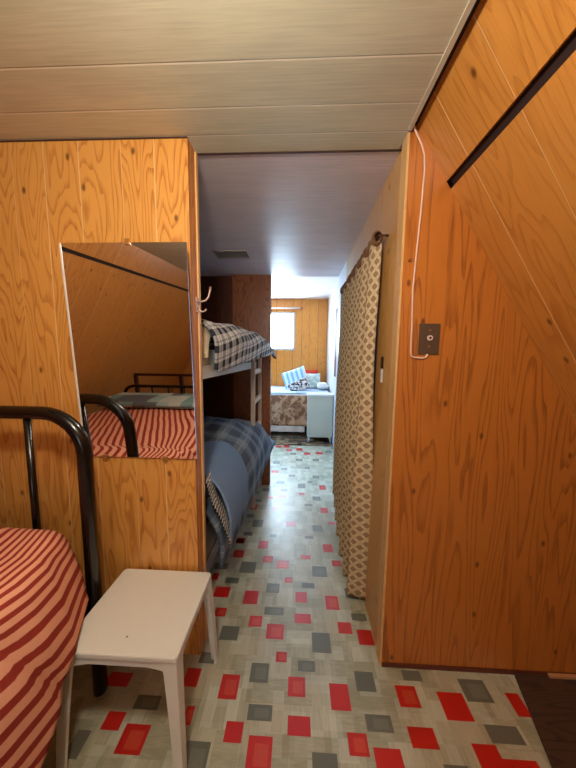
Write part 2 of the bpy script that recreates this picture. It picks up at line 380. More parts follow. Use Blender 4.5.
# facing partition, left: polygon under the left slope
def poly_wall(name, pts, y0, y1, mats, uvs=None):
    mb = MB()
    f = [(x, y0, z) for x, z in pts]; b = [(x, y1, z) for x, z in pts]
    mb.quad(f, [(x, z) for x, z in pts], 0); mb.quad(list(reversed(b)), [(x, z) for x, z in reversed(pts)], 0)
    n = len(pts)
    for i in range(n):
        j = (i+1) % n
        mb.quad([f[j], f[i], b[i], b[j]], [(0, pts[j][1]), (0, pts[i][1]), (.08, pts[i][1]), (.08, pts[j][1])], 1)
    return struct(mb.build(name, mats))
poly_wall('wall_front_left', [(sx_l(0), 0), (XL, 0), (XL, H), (sx_l(H), H)], YW, YW+T, [m_pan_l, m_edge])
poly_wall('wall_front_right', [(XR+.001, 0), (sx_r(0), 0), (.402, zr0), (XR+.001, zr0)], YW, YW+T, [m_pan_r, m_pan_c])
mb = MB(); mb.box((sx_l(H)+.01, YW-.003, H-.005), (XL, YW, H)); struct(mb.build('trim_6', m_seam_shadow))
# pale edge bead at the back corner of the left partition
mb = MB(); mb.box((XL, YW+T-.016, 0), (XL+.006, YW+T+.004, H-.003)); struct(mb.build('trim_4', m_trimw))
# batten at the corner of the right partition (on the passage side)
mb = MB(); mb.box((XR-.008, YW+.0, 0), (XR, YW+.05, H+.0)); struct(mb.build('trim_5', m_trimw))
# passage right wall with the curtained doorway
DY0, DY1, DZ = 1.30, 2.16, 1.86
mb = MB()
mb.box((XR, YW+T, 0), (XR+.05, DY0, H+.02)); mb.box((XR, DY0, DZ), (XR+.05, DY1, H+.02))
mb.box((XR, DY1, 0), (XR+.05, 2.24, H+.02))
struct(mb.build('wall_passage_right', m_pan_c))
mb = MB(); mb.box((XR, 2.24, 0), (XR+.05, 2.66, H+.02)); struct(mb.build('wall_passage_white', m_white))
# closet room behind the curtain
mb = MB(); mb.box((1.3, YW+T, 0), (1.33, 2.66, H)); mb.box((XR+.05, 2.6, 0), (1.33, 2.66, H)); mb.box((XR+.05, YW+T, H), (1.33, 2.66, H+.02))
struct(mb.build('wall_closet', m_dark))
# far room
mb = MB()
WX0, WX1, WZ0, WZ1 = -.80, -.125, 1.545, 2.20
mb.box((-1.6, YF, 0), (WX0, YF+.05, 2.5)); mb.box((WX1, YF, 0), (.62, YF+.05, 2.5))
mb.box((WX0, YF, 0), (WX1, YF+.05, WZ0)); mb.box((WX0, YF, WZ1), (WX1, YF+.05, 2.5))
struct(mb.build('wall_back', m_far))
mb = MB(); mb.box((.56, 2.66, 0), (.60, YF, 2.5)); struct(mb.build('wall_far_right', m_white))
mb = MB(); mb.box((-1.6, 2.66, 0), (-1.56, YF, 2.5)); struct(mb.build('wall_far_left', m_far))
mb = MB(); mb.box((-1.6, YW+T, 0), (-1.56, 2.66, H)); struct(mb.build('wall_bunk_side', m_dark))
# closing wall behind the camera
poly_wall('wall_rear', [(sx_l(0), 0), (sx_r(0), 0), (.402, zr0), (sx_l(H), H)], -3.43, -3.4, [m_pan_l, m_edge])
# closet panel at the foot of the bunks: proud bright board and recessed dark one
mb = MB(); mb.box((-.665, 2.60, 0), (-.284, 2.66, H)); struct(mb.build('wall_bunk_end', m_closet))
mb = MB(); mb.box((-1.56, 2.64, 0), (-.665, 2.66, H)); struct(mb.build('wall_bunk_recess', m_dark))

# window in the far wall
mb = MB()
fwd = .045
for a, b in (((WX0-fwd, WZ0-fwd), (WX0, WZ1+fwd)), ((WX1, WZ0-fwd), (WX1+fwd, WZ1+fwd)), ((WX0, WZ0-fwd), (WX1, WZ0)), ((WX0, WZ1), (WX1, WZ1+fwd))):
    mb.box((a[0], YF-.02, a[1]), (b[0], YF, b[1]))
wf = struct(mb.build('window_1', m_white))
t = NT('bright_window_pane'); t.b.inputs['Base Color'].default_value = (.9, .95, 1, 1)
t.b.inputs['Emission Color'].default_value = (.60, .80, 1.0, 1); t.b.inputs['Emission Strength'].default_value = 46.0
mb = MB(); mb.box((WX0, YF+.01, WZ0), (WX1, YF+.02, WZ1)); mb.build('window_pane', t.m, wf)
# skirting at the foot of the right partition
mb = MB(); mb.box((XR+.001, YW-.006, 0), (sx_r(0)-.06, YW, .018)); struct(mb.build('baseboard_right', plain('dark_skirt', (96, 40, 20), .6)))

# bare plywood beside the linoleum edge
mb = MB()
P = [(.945, 1.012), (.70, .28), (1.70, .28), (1.70, 1.012)]
mb.quad([(x, y, .012) for x, y in P], [(y, x) for x, y in P])
for i in range(4):
    j = (i+1) % 4; mb.quad([(*P[i], 0.0005), (*P[j], 0.0005), (*P[j], .012), (*P[i], .012)])
tag(mb.build('plywood_sheet', m_plank), 'dark bare plywood sheet lying along the cut edge of the floor covering', 'plywood')
mb = MB(); mb.box((1.08, 1.0, .012), (1.60, 1.012, .022)); tag(mb.build('wood_strip', plain('pale_strip', (196, 140, 90), .6)), 'thin pale wood strip lying at the foot of the right panelled wall', 'wood strip')

# ================================================================ mirror
MT = .058                                     # forward lean of the hung mirror
def build_mirror():
    W0, W1, Z0, Z1 = -.886, -.414, .922, 1.757
    L = Z1-Z0
    root = thing('wall_mirror', 'frameless rectangular mirror hung leaning forward on the left panelled wall', 'mirror', ((W0+W1)/2, YW-.003, Z0))
    Mx = Matrix.Translation((0, YW-.006, Z0)) @ Matrix.Rotation(math.atan(MT), 4, 'X')
    t = NT('mirror_silver'); m = t.out((.86, .86, .86, 1), .015, 1.0)
    mb = MB(); mb.box((W0, -.003, 0), (W1, 0, L), M=Mx); mb.build('mirror_glass', m, root)
    mb = MB(); mb.box((W0, .0003, 0), (W1, .003, L), M=Mx); mb.build('mirror_back', plain('mirror_backing', (120, 100, 80), .7), root)
    mb = MB(); mb.box((W0-.006, -.005, .0), (W0-.0005, .004, L), M=Mx); mb.build('edge_strip', plain('mirror_edge', (230, 220, 210), .3), root)
    for x, z in ((W0+.075, 0), (W0+.33, 0), (W0+.245, L)):
        mb = MB(); mb.box((x, -.008, z-.012 if z == 0 else z-.008), (x+.018, -.0035, z+.008 if z == 0 else z+.012), M=Mx)
        mb.build('clip', plain('clip_brass', (176, 120, 60), .4, .3), root, bevel=.001)
build_mirror()

# ================================================================ ceiling lamp behind the camera's head
lamp = thing('ceiling_lamp', 'round ceiling lamp with an opal glass globe', 'lamp', (-.20, .14, H))
mb = MB(); mb.tube([(-.20, .14, H-.03), (-.20, .14, H)], .07, 24); mb.build('lamp_base', m_white, lamp)
t = NT('lamp_glow'); t.b.inputs['Emission Color'].default_value = (1, .8, .56, 1); t.b.inputs['Emission Strength'].default_value = 6
t.b.inputs['Base Color'].default_value = (.9, .85, .8, 1)
mb = MB(); mb.tube([(-.20, .14, H-.03-.03*k) for k in range(4)], .05, 20, radii=[.05, .06, .055, .03]); mb.build('lamp_bulb', t.m, lamp)
po.location = (-.20, .14, H-.18)

# ================================================================ cloth materials
def stripes_mat():
    t = NT('striped_cotton'); u, v = t.uv()
    w = t.noise(t.vec(u, v), 5.0, 2)
    s_ = t.math('ADD', t.math('SUBTRACT', u, t.math('MULTIPLY', v, t.math('ADD', .12, t.math('MULTIPLY', .4, t.smooth(t.math('MULTIPLY', u, -1.0), .62, .95))))), t.math('MULTIPLY', w, .02))
    f = t.math('FRACT', t.math('DIVIDE', s_, .053))
    band = t.math('MULTIPLY', t.smooth(f, .02, .07), t.math('SUBTRACT', 1.0, t.smooth(f, .47, .52)))
    n = t.noise(t.vec(t.math('MULTIPLY', u, 400.0), t.math('MULTIPLY', v, 400.0)), 1.0, 1)
    ca = t.mix(n, s2l((222, 150, 120)), s2l((236, 172, 140)))
    cb = t.mix(n, s2l((138, 44, 34)), s2l((158, 58, 44)))
    t.bump(n, .0008, .3)
    return t.out(t.mix(band, ca, cb), .85, 0, .2)
m_stripe = stripes_mat()
def check_mat(name, base, line, line2, per, wid, rough=.9):
    t = NT(name); u, v = t.uv()
    def b(x, p, w, o=0.0):
        f = t.math('FRACT', t.math('DIVIDE', t.math('ADD', x, o), p)); return t.math('LESS_THAN', f, w)
    bu = b(u, per, wid); bv = b(v, per, wid); tu = b(u, per, .07, per*.25); tv = b(v, per, .07, per*.25)
    col = t.mix(t.math('MULTIPLY', t.math('ADD', bu, bv), .5), s2l(base), s2l(line))
    col = t.mix(t.math('MULTIPLY', t.math('MAXIMUM', tu, tv), .6), col, s2l(line2))
    n = t.noise(t.vec(t.math('MULTIPLY', u, 300.0), t.math('MULTIPLY', v, 300.0)), 1.0, 2)
    col = t.mix(t.math('MULTIPLY', n, .2), col, s2l(tuple(c*.6 for c in base)))
    t.bump(n, .001, .3)
    return t.out(col, rough, 0, .2)
m_check = check_mat('navy_check_wool', (244, 242, 238), (20, 26, 48), (50, 70, 120), .085, .42)
m_plaid = check_mat('grey_plaid_cotton', (134, 146, 162), (84, 94, 110), (160, 168, 176), .16, .5)
m_denim = plain('denim_blue_cotton', (116, 140, 174), .9, var=.12, scale=60, bump=.001)
def hounds():
    t = NT('black_white_houndstooth'); u, v = t.uv(); p = .019
    a = t.math('LESS_THAN', t.math('FRACT', t.math('DIVIDE', u, p)), .5); b = t.math('LESS_THAN', t.math('FRACT', t.math('DIVIDE', v, p)), .5)
    d = t.math('LESS_THAN', t.math('FRACT', t.math('DIVIDE', t.math('ADD', u, v), p*.5)), .5)
    f = t.math('ADD', t.math('MULTIPLY', a, b), t.math('MULTIPLY', t.math('ABSOLUTE', t.math('SUBTRACT', a, b)), d))
    return t.out(t.mix(f, s2l((226, 222, 214)), s2l((16, 16, 18))), .9, 0, .2)
m_hound = hounds()
m_sheet = plain('white_sheet', (224, 220, 212), .85, var=.05, scale=20, bump=.001)
m_black = NT('black_enamel').out(s2l((20, 14, 12)), .22, .2, .6)
m_brownmetal = NT('brown_enamel').out(s2l((60, 24, 14)), .35, .1, .5)
m_mattress = plain('mattress_ticking', (150, 140, 130), .9)

def nz(x, y, z=0.0, s=1.0): return noise.noise(Vector((x*s, y*s, z)))
def path_at(pts, t):
    """pts: polyline; t in 0..1 by length"""
    L = [0.0]
    for a, b in zip(pts, pts[1:]): L.append(L[-1]+math.dist(a, b))
    d = t*L[-1]
    for i in range(len(pts)-1):
        if d <= L[i+1] or i == len(pts)-2:
            k = (d-L[i])/(L[i+1]-L[i]+1e-9); return tuple(a+(b-a)*k for a, b in zip(pts[i], pts[i+1])), d
def rounded(pts, r=.05, n=5):
    out = [Vector(pts[0])]
    for i in range(1, len(pts)-1):
        p = Vector(pts[i]); a = (Vector(pts[i-1])-p); b = (Vector(pts[i+1])-p)
        ra = min(r, a.length*.45, b.length*.45); A = p+a.normalized()*ra; B = p+b.normalized()*ra
        for k in range(n+1):
            q = k/n; out.append(A*(1-q)**2 + p*2*q*(1-q) + B*q*q)
    out.append(Vector(pts[-1])); return [tuple(v) for v in out]

# ================================================================ black tubular bed at the left
BX0, BX1 = -2.11, -.777; HY = .88; FY = -.98
bed = thing('tubular_bed', 'black tubular metal bed with arched head and foot at the left wall', 'bed', ((BX0+BX1)/2, -.05, 0))
def arch(y, ztop, r, R_):
    pts = [(BX1, y, 0), (BX1, y, ztop-R_)]
    for k in range(1, 8):
        a = math.pi/2*k/8; pts.append((BX1-R_+R_*math.cos(a), y, ztop-R_+R_*math.sin(a)))
    pts.append((BX1-R_, y, ztop)); pts.append((BX0+R_, y, ztop))
    for k in range(1, 8):
        a = math.pi/2*k/8; pts.append((BX0+R_-R_*math.sin(a), y, ztop-R_+R_*math.cos(a)))
    pts += [(BX0, y, ztop-R_), (BX0, y, 0)]
    return pts
mb = MB(); mb.tube(arch(HY, 1.133, .024, .15), .024, 14); hb = mb.build('headboard_frame', m_black, bed)
for k in range(5):
    x = -.985-.222*k
    mb = MB(); mb.tube([(x, HY, .36), (x, HY, 1.125)], .0115, 10); mb.build('headboard_bar', m_black, bed)
mb = MB(); mb.tube([(BX1, HY, .36), (BX0, HY, .36)], .013, 10); mb.build('lower_rail', m_black, bed)
mb = MB(); mb.tube(arch(FY, .755, .018, .13), .018, 14); mb.build('footboard_frame', m_black, bed)
for k in range(6):
    x = -.96-.2*k
    mb = MB(); mb.tube([(x, FY, .34), (x, FY, .75)], .009, 8); mb.build('footboard_bar', m_black, bed)
for x in (BX0+.03, BX1-.03):
    mb = MB(); mb.box((x-.012, FY, .33), (x+.012, HY, .37)); mb.build('side_rail', m_black, bed)
mb = MB(); mb.box((BX0+.04, FY+.04, .37), (BX1-.04, HY-.05, .60)); mb.build('mattress', m_mattress, bed, bevel=.03, seg=3)

def lerp_tab(tab, x):
    if x <= tab[0][0]: return tab[0][1]
    for (a, p), (b, q) in zip(tab, tab[1:]):
        if x <= b: return p+(q-p)*(x-a)/(b-a)
    return tab[-1][1]
def side_x(y): return lerp_tab([(.45, -.655), (.60, -.655), (.68, -.672), (.76, -.715), (.842, -.766)], y)
def hem_z(y): return lerp_tab([(.40, .06), (.53, .25), (.60, .34), (.66, .425), (.70, .445), (.842, .44)], y)
def spread_path(y, zt, hem):
    xs = side_x(y)
    return rounded([(BX0+.03, .40), (BX0+.03, zt-.02), (-1.5, zt+.012), (xs-.075, zt), (xs-.012, zt-.17), (xs, hem)], .05)
def spread_fn(s_, v_):
    y = -.92 + v_*(.842+.92)
    head = max(0.0, min(1.0, (y-.28)/.35)); head = head*head*(3-2*head)      # pillow under the cover near the head
    zt = .622 + .115*head
    if y > .78: zt -= .03*((y-.78)/.062)**2
    hem = hem_z(y)
    pts = spread_path(y, zt, hem)
    (x, z), d = path_at(pts, s_)
    side = max(0.0, min(1.0, (x+.83)/.07))
    wr = nz(x*2, y*7, z*2)*.010*side + nz(y*2.2+z*3, z*6, 3.1)*.012*side + nz(x*6, y*6, 1)*.006
    if side > .5:   # folds radiating from the head corner
        q = (y-.60)+.45*(z-.45)
        wr -= .016*math.exp(-(q/.018)**2) ; q2 = (y-.42)+.5*(z-.45); wr -= .014*math.exp(-(q2/.02)**2)
    return (x+wr*side, y, z+wr*(1-side)*1.0)
def spread_uv(s_, v_):
    y = -.92 + v_*(.842+.92)
    head = max(0.0, min(1.0, (y-.28)/.35)); zt = .622+.115*head*head*(3-2*head)
    hem = hem_z(y)
    # arc length measured from the top right corner so the stripes run over the edge
    pts = spread_path(y, zt, hem)
    (x, z), d = path_at(pts, s_)
    (_, _), d1 = path_at(pts, 1.0)
    u = -(d1 - d) - hem
    return (u, y)
mb = MB(); mb.grid(spread_fn, 110, 110, uvfn=spread_uv)
tag(mb.build('bedspread', m_stripe, solid=.004), 'red and salmon striped bedspread hanging over the black metal bed', 'bedspread')

# folded patchwork quilt at the foot of the bed (seen in the mirror)
def quilt_mat():
    t = NT('patchwork_quilt'); u, v = t.uv()
    a = t.math('FLOOR', t.math('DIVIDE', u, .13)); b = t.math('FLOOR', t.math('DIVIDE', v, .13))
    w = t.n('ShaderNodeTexWhiteNoise', noise_dimensions='2D'); t.l(t.vec(a, b), w.inputs['Vector'])
    r = t.n('ShaderNodeValToRGB'); t.l(w.outputs[0], r.inputs[0]); e = r.color_ramp; e.interpolation = 'CONSTANT'
    e.elements[0].color = s2l((120, 150, 150)); e.elements[1].position = .3; e.elements[1].color = s2l((184, 190, 184))
    for p, c in ((.55, (96, 104, 112)), (.75, (150, 176, 176))): x = e.elements.new(p); x.color = s2l(c)
    return t.out(r.outputs[0], .9, 0, .2)
def quilt_fn(a, b):
    ang = b*2*math.pi
    yc, zc = -.68, .672
    x = BX0+.06 + a*(BX1-.08-BX0-.06)
    cy, sz = math.cos(ang), math.sin(ang)
    y = yc + .22*math.copysign(abs(cy)**.5, cy); z = zc + (.036+.008*nz(x*4, cy*2))*math.copysign(abs(sz)**.6, sz)
    return (x, y, max(z, .638))
mb = MB(); mb.grid(quilt_fn, 40, 28, uvfn=lambda a, b: (a*1.25, b*.95))
tag(mb.build('folded_quilt', quilt_mat()), 'folded grey and teal patchwork quilt across the foot of the striped bed', 'quilt')

# dark square rail frame standing behind the bed foot (in the mirror)
rf = thing('rail_frame', 'dark brown square rail frame standing beyond the bed foot, seen in mirror', 'rail', (-1.7, -1.25, 0))
for x in (-2.12, -1.52):
    mb = MB(); mb.box((x-.02, -1.27, 0), (x+.02, -1.23, .83)); mb.build('post', m_brownmetal, rf, bevel=.003)
mb = MB(); mb.box((-2.14, -1.265, .83), (-1.2, -1.235, .86)); mb.build('top_rail', m_brownmetal, rf, bevel=.003)
mb = MB(); mb.box((-2.10, -1.26, .45), (-1.54, -1.24, .48)); mb.build('cross_rail', m_brownmetal, rf, bevel=.003)

# ================================================================ white resin table
TX0, TX1, TY0, TY1, TZ = -.739, -.357, .682, 1.004, .425
m_resin = plain('white_resin', (226, 222, 212), .38, var=.02)
tb = thing('side_table', 'small white plastic table with tapered splayed legs beside the striped bed', 'table', ((TX0+TX1)/2, (TY0+TY1)/2, 0))
def rrect(x0, y0, x1, y1, r, n=5):
    o = []
    for cx_, cy_, a0 in ((x1-r, y1-r, 0), (x0+r, y1-r, 90), (x0+r, y0+r, 180), (x1-r, y0+r, 270)):
        for k in range(n+1):
            a = math.radians(a0+90*k/n); o.append((cx_+r*math.cos(a), cy_+r*math.sin(a)))
    return o
mb = MB()
lv = [(0.004, TZ), (0.001, TZ-.002), (0, TZ-.006), (0, TZ-.016)]
rs = [[(x, y, z) for x, y in rrect(TX0+i, TY0+i, TX1-i, TY1-i, .014)] for i, z in lv]
mb.quad(rs[0])
for a, b in zip(rs, rs[1:]):
    for k in range(len(a)):
        j = (k+1) % len(a); mb.quad([a[k], b[k], b[j], a[j]], [(0, 0)]*4, 0, True)
mb.quad(list(reversed(rs[-1])))
tt = mb.build('tabletop', m_resin, tb)
mb = MB(); mb.tube([(-.548, .735, TZ+.0002), (-.548, .735, TZ+.0008)], .003, 10); mb.build('moulding_mark', plain('grey_mark', (90, 86, 80), .6), tt)
# aprons with an arched lower edge
def apron(p, q, n=20):
    p = Vector(p); q = Vector(q); d = (q-p); nn = Vector((-d.y, d.x, 0)).normalized()*.008
    def pt(a, b):
        e = min(a, 1-a)*d.length
        low = .05-.022*min(1, e/.09)**.8
        c = p + d*a; return Vector((c.x, c.y, TZ-.016-low*b))
    m_ = MB()
    for off in (Vector((0,0,0)), nn):
        m_.grid(lambda a, b: pt(a, b)+off, n, 2)
    for i in range(n):
        a0, a1 = i/n, (i+1)/n; m_.quad([pt(a0, 1), pt(a1, 1), pt(a1, 1)+nn, pt(a0, 1)+nn])
    return m_
e = .006
for p, q in (((TX0+e, TY0+e, 0), (TX1-e, TY0+e, 0)), ((TX1-e, TY0+e, 0), (TX1-e, TY1-e, 0)), ((TX1-e, TY1-e, 0), (TX0+e, TY1-e, 0)), ((TX0+e, TY1-e, 0), (TX0+e, TY0+e, 0))):
    apron(p, q).build('apron', m_resin, tb)
# legs: L-shaped taper with outward splay
for sx, sy in ((-1, -1), (1, -1), (1, 1), (-1, 1)):
    cx0 = TX0+.003 if sx < 0 else TX1-.003; cy0 = TY0+.003 if sy < 0 else TY1-.003
    m_ = MB()
    rings = []
    for z, w, o in ((TZ-.016, .050, 0), (TZ-.06, .042, .002), (.20, .034, .011), (0.0, .027, .020)):
        oy = o if sy < 0 else min(o, .015)
        X = cx0+sx*o; Y = cy0+sy*oy
        rings.append([(X, Y, z), (X-sx*w, Y, z), (X-sx*w, Y-sy*.010, z), (X-sx*.012, Y-sy*.012, z), (X-sx*.010, Y-sy*w, z), (X, Y-sy*w, z)])
    for a, b in zip(rings, rings[1:]):
        for k in range(6):
            j = (k+1) % 6; qd = [a[k], b[k], b[j], a[j]]
            if sx*sy < 0: qd.reverse()
            m_.quad(qd)
    m_.quad(rings[0]); m_.quad(rings[-1])
    m_.build('leg', m_resin, tb, bevel=.002)

# ================================================================ switch plate and cable on the right partition
sw = thing('outlet_plate', 'brown metal cable outlet plate with a white socket on the right wall', 'wall plate', (.497, YW, 1.42))
mb = MB(); mb.box((.459, YW-.005, 1.362), (.535, YW, 1.478)); mb.build('plate', NT('bronze_plate').out(s2l((104, 84, 66)), .4, .5), sw, bevel=.003)
mb = MB(); mb.tube([(.497, YW-.005, 1.424), (.497, YW-.012, 1.424)], .010, 16); so = mb.build('socket', plain('socket_white', (226, 200, 186), .4), sw)
mb = MB(); mb.tube([(.497, YW-.012, 1.424), (.497, YW-.0135, 1.424)], .0045, 12); mb.build('socket_hole', plain('hole_dark', (50, 26, 20), .6), so)
for z in (1.453, 1.392):
    mb = MB(); mb.tube([(.497, YW-.005, z), (.497, YW-.0072, z)], .0045, 10); mb.build('screw', plain('screw_copper', (170, 110, 80), .3, .5), sw)
cab = [(.386, 1.006, 2.176), (.398, YW-.008, 2.150), (.425, YW-.005, 2.105), (.437, YW-.005, 2.07), (.441, YW-.005, 2.02), (.437, YW-.005, 1.88), (.430, YW-.005, 1.74), (.424, YW-.005, 1.60), (.428, YW-.005, 1.48), (.430, YW-.005, 1.375), (.433, YW-.005, 1.354), (.445, YW-.005, 1.350), (.475, YW-.006, 1.347), (.487, YW-.006, 1.35), (.493, YW-.006, 1.362)]
mb = MB(); mb.tube(cab, .0033, 8)
tag(mb.build('cable', plain('pink_white_cable', (232, 196, 172), .5)), 'thin white cable running down the right wall to the brown plate', 'cable')
mb = MB(); mb.tube([(.410, YW, 1.711), (.410, YW-.006, 1.711)], .006, 12, radii=[.008, .005])
tag(mb.build('wood_plug', plain('brown_plug', (140, 84, 40), .5)), 'small round brown plug on the corner above the wall plate', 'plug')
lt = thing('door_latch', 'small dark latch with white tab on passage wall beside the curtain', 'latch', (XR, 1.20, 1.30))
mb = MB(); mb.box((XR-.006, 1.188, 1.30), (XR, 1.212, 1.352)); mb.build('latch_plate', plain('latch_dark', (50, 26, 16), .4, .5), lt, bevel=.001)
mb = MB(); mb.box((XR-.006, 1.192, 1.235), (XR, 1.210, 1.296)); mb.build('latch_tab', m_white, lt, bevel=.001)

# ================================================================ curtain
def curtain_mat():
    t = NT('patterned_curtain'); u, v = t.uv(); p, q = .050, .056
    au = t.math('DIVIDE', u, p); bv = t.math('DIVIDE', v, q)
    def motif(ox, oy, rx, ry):
        x = t.math('SUBTRACT', t.math('FRACT', t.math('ADD', au, ox)), .5); y = t.math('SUBTRACT', t.math('FRACT', t.math('ADD', bv, oy)), .5)
        d = t.math('ADD', t.math('POWER', t.math('ABSOLUTE', t.math('DIVIDE', x, rx)), 1.6), t.math('POWER', t.math('ABSOLUTE', t.math('DIVIDE', y, ry)), 1.6))
        return t.math('SUBTRACT', 1.0, t.smooth(d, .75, 1.15))
    m1 = t.math('MAXIMUM', motif(0, 0, .27, .27), motif(.5, .5, .27, .27))
    # fine lattice lines between the motifs
    a1 = t.math('ABSOLUTE', t.math('SUBTRACT', t.math('FRACT', t.math('ADD', t.math('ADD', au, bv), .5)), .5))
    a2 = t.math('ABSOLUTE', t.math('SUBTRACT', t.math('FRACT', t.math('ADD', t.math('SUBTRACT', au, bv), .5)), .5))
    ln = t.math('SUBTRACT', 1.0, t.smooth(t.math('MINIMUM', a1, a2), .03, .08))
    n = t.noise(t.vec(t.math('MULTIPLY', u, 90.0), t.math('MULTIPLY', v, 90.0)), 1.0, 2)
    base = t.mix(n, s2l((200, 174, 134)), s2l((216, 194, 156)))
    col = t.mix(t.math('MULTIPLY', ln, .7), base, s2l((236, 218, 184)))
    col = t.mix(t.math('MULTIPLY', m1, .72), col, s2l((122, 78, 50)))
    return t.out(col, .85, 0, .2)
CY0, CY1 = 1.215, 2.19
def cur_fn(a, b):
    y = CY0+.01 + a*(CY1-CY0-.02)
    zt = 1.868
    hem = .025 + .15*max(0, (a-.35)/.65)
    z = zt + (hem-zt)*b
    k = 6.5
    amp = .024+.030*min(1, b*1.6)
    ph = 2*math.pi*k*(a+.012*math.sin(b*5)) + .6*math.sin(a*9)
    amp *= 1-.45*a
    x = .345 - amp*math.sin(ph-.9) - .016*b*(1-abs(2*a-1)) + .006*nz(a*6, b*3)
    y += .010*math.cos(ph)*b + .06*b*(1-a)
    if b < .03: z += .006*math.sin(a*90)
    return (x, y, z)
cu = thing('doorway_curtain', 'tan curtain with brown diamond motifs gathered on a rod over the doorway', 'curtain', (.345, 1.86, 0))
mb = MB(); mb.grid(cur_fn, 150, 60, uvfn=lambda a, b: (a*1.75, b*1.88)); mb.build('curtain_cloth', curtain_mat(), cu, solid=.0015)
def ruff(a, b):
    ang = b*2*math.pi; y = CY0 + a*(CY1-CY0)
    r = .017+.008*math.sin(a*75)+.006*nz(a*20, b*3)
    return (.345+r*math.cos(ang)*.9, y, 1.882+r*math.sin(ang)*1.3)
mb = MB(); mb.grid(ruff, 140, 14, uvfn=lambda a, b: (a*1.75, b*.1)); mb.build('curtain_heading', plain('heading_brown', (132, 92, 60), .85, var=.4, scale=40), cu)
mb = MB(); mb.tube([(.345, CY0-.015, 1.882), (.345, CY1+.03, 1.882)], .007, 10); mb.tube([(.345, CY0-.01, 1.882), (XR, CY0-.01, 1.882)], .005, 8); mb.tube([(.345, CY1+.025, 1.882), (XR, CY1+.025, 1.882)], .005, 8)
mb.build('curtain_rod', plain('rod_dark', (70, 40, 26), .4, .4), cu)

# ================================================================ double coat hook on the partition end
hk = thing('coat_hook', 'double metal coat hook screwed to the end of the left partition', 'hook', (XL+.006, 1.075, 1.56))
m_hook = NT('pinkish_metal').out(s2l((196, 160, 146)), .3, .8)
mb = MB(); mb.box((XL, 1.062, 1.525), (XL+.004, 1.083, 1.585)); mb.build('hook_plate', m_hook, hk, bevel=.0015)
mb = MB(); mb.tube([(XL+.004, 1.072, 1.568), (XL+.018, 1.074, 1.568), (XL+.036, 1.078, 1.574), (XL+.048, 1.08, 1.590), (XL+.052, 1.082, 1.612), (XL+.056, 1.082, 1.630)], .0036, 8, radii=[.004]*5+[.0055]); mb.build('upper_hook', m_hook, hk)
mb = MB(); mb.tube([(XL+.004, 1.072, 1.545), (XL+.010, 1.074, 1.534), (XL+.022, 1.075, 1.528), (XL+.033, 1.076, 1.532), (XL+.038, 1.077, 1.540)], .0034, 8, radii=[.0035]*4+[.0048]); mb.build('lower_hook', m_hook, hk)

# ================================================================ bunk bed in the passage alcove
bk = thing('bunk_bed', 'white wooden bunk bed built into the alcove along the passage', 'bunk bed', (-.95, 1.85, 0))
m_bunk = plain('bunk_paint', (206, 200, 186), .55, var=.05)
for x in (-1.50, -.455):
    for y in (1.13, 2.56):
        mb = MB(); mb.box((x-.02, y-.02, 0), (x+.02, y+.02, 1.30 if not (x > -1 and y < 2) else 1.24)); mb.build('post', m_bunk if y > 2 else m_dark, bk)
mb = MB(); mb.box((-1.54, 1.11, 1.243), (-.425, 2.59, 1.30)); mb.build('upper_platform', m_bunk, bk, bevel=.004)
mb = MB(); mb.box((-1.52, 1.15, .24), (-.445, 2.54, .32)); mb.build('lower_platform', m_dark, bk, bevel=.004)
mb = MB(); mb.box((-1.50, 1.15, 1.30), (-.45, 2.55, 1.38)); mb.build('upper_mattress', m_sheet, bk, bevel=.02)
mb = MB(); mb.box((-1.50, 1.15, .32), (-.45, 2.55, .50)); mb.build('lower_mattress', m_mattress, bk, bevel=.03)
ld = thing('bunk_ladder', 'narrow white wooden ladder leaning on the bunk bed at its far end', 'ladder', (-.40, 2.3, 0))
m_lad = plain('ladder_paint', (206, 176, 150), .5, var=.06)
for y in (2.18, 2.55):
    mb = MB(); mb.box((-.400, y-.014, 0), (-.370, y+.014, 1.36)); mb.build('rail', m_lad, ld, bevel=.003)
for z in (.42, .69, .96, 1.22):
    mb = MB(); mb.box((-.397, 2.194, z-.022), (-.373, 2.536, z+.022)); mb.build('rung', m_lad, ld, bevel=.003)

# check throw on the upper bunk
def throw_fn(a, b):
    y = 1.20 + b*1.27
    k = b
    xe = -.385 + .175*k
    z0 = 1.265 + .12*k
    top = 1.53 + .035*math.sin(k*3.3)
    if k > .86: top -= .10*((k-.86)/.14)**2
    pts = rounded([(-1.30, 1.39), (-.95, 1.46), (-.70, top+.012), (xe-.07, top-.02), (xe, top-.10), (xe-.02, z0)], .06)
    (x, z), d = path_at(pts, a)
    w = nz(x*5, y*4, 2)*.016+nz(x*11, y*9, 6)*.008
    y += .05*(1-b)*(1.50-z)/.2*.6 if z < 1.5 else 0
    return (x+w, y, z+w*.8)
mb = MB(); mb.grid(throw_fn, 70, 80, uvfn=lambda a, b: (a*1.15+.12*b, b*1.3))
tag(mb.build('check_throw', m_check, solid=.012), 'black and white checked throw heaped on the upper bunk', 'throw')
def cushion(mb, c, sx, sy, th, M=None, n=18, corner=.0):
    M = M or Matrix.Identity(4); c = Vector(c)
    for sg in (1, -1):
        def fn(a, b, sg=sg):
            x = (a-.5)*2; y = (b-.5)*2
            e = max(0, (1-x**4))*max(0, (1-y**4))
            pin = 1-.06*(1-abs(x))*abs(y) ; pin2 = 1-.06*(1-abs(y))*abs(x)
            p = Vector((x*sx/2*pin2, y*sy/2*pin, sg*th/2*e**.55))
            return M @ (p) + c
        mb.grid(fn, n, n, uvfn=lambda a, b: (a*sx, b*sy))
def rot(ax, d): return Matrix.Rotation(math.radians(d), 4, ax)
mb = MB(); cushion(mb, (-.560, 1.225, 1.415), .28, .18, .12, rot('Z', 0) @ rot('X', 62))
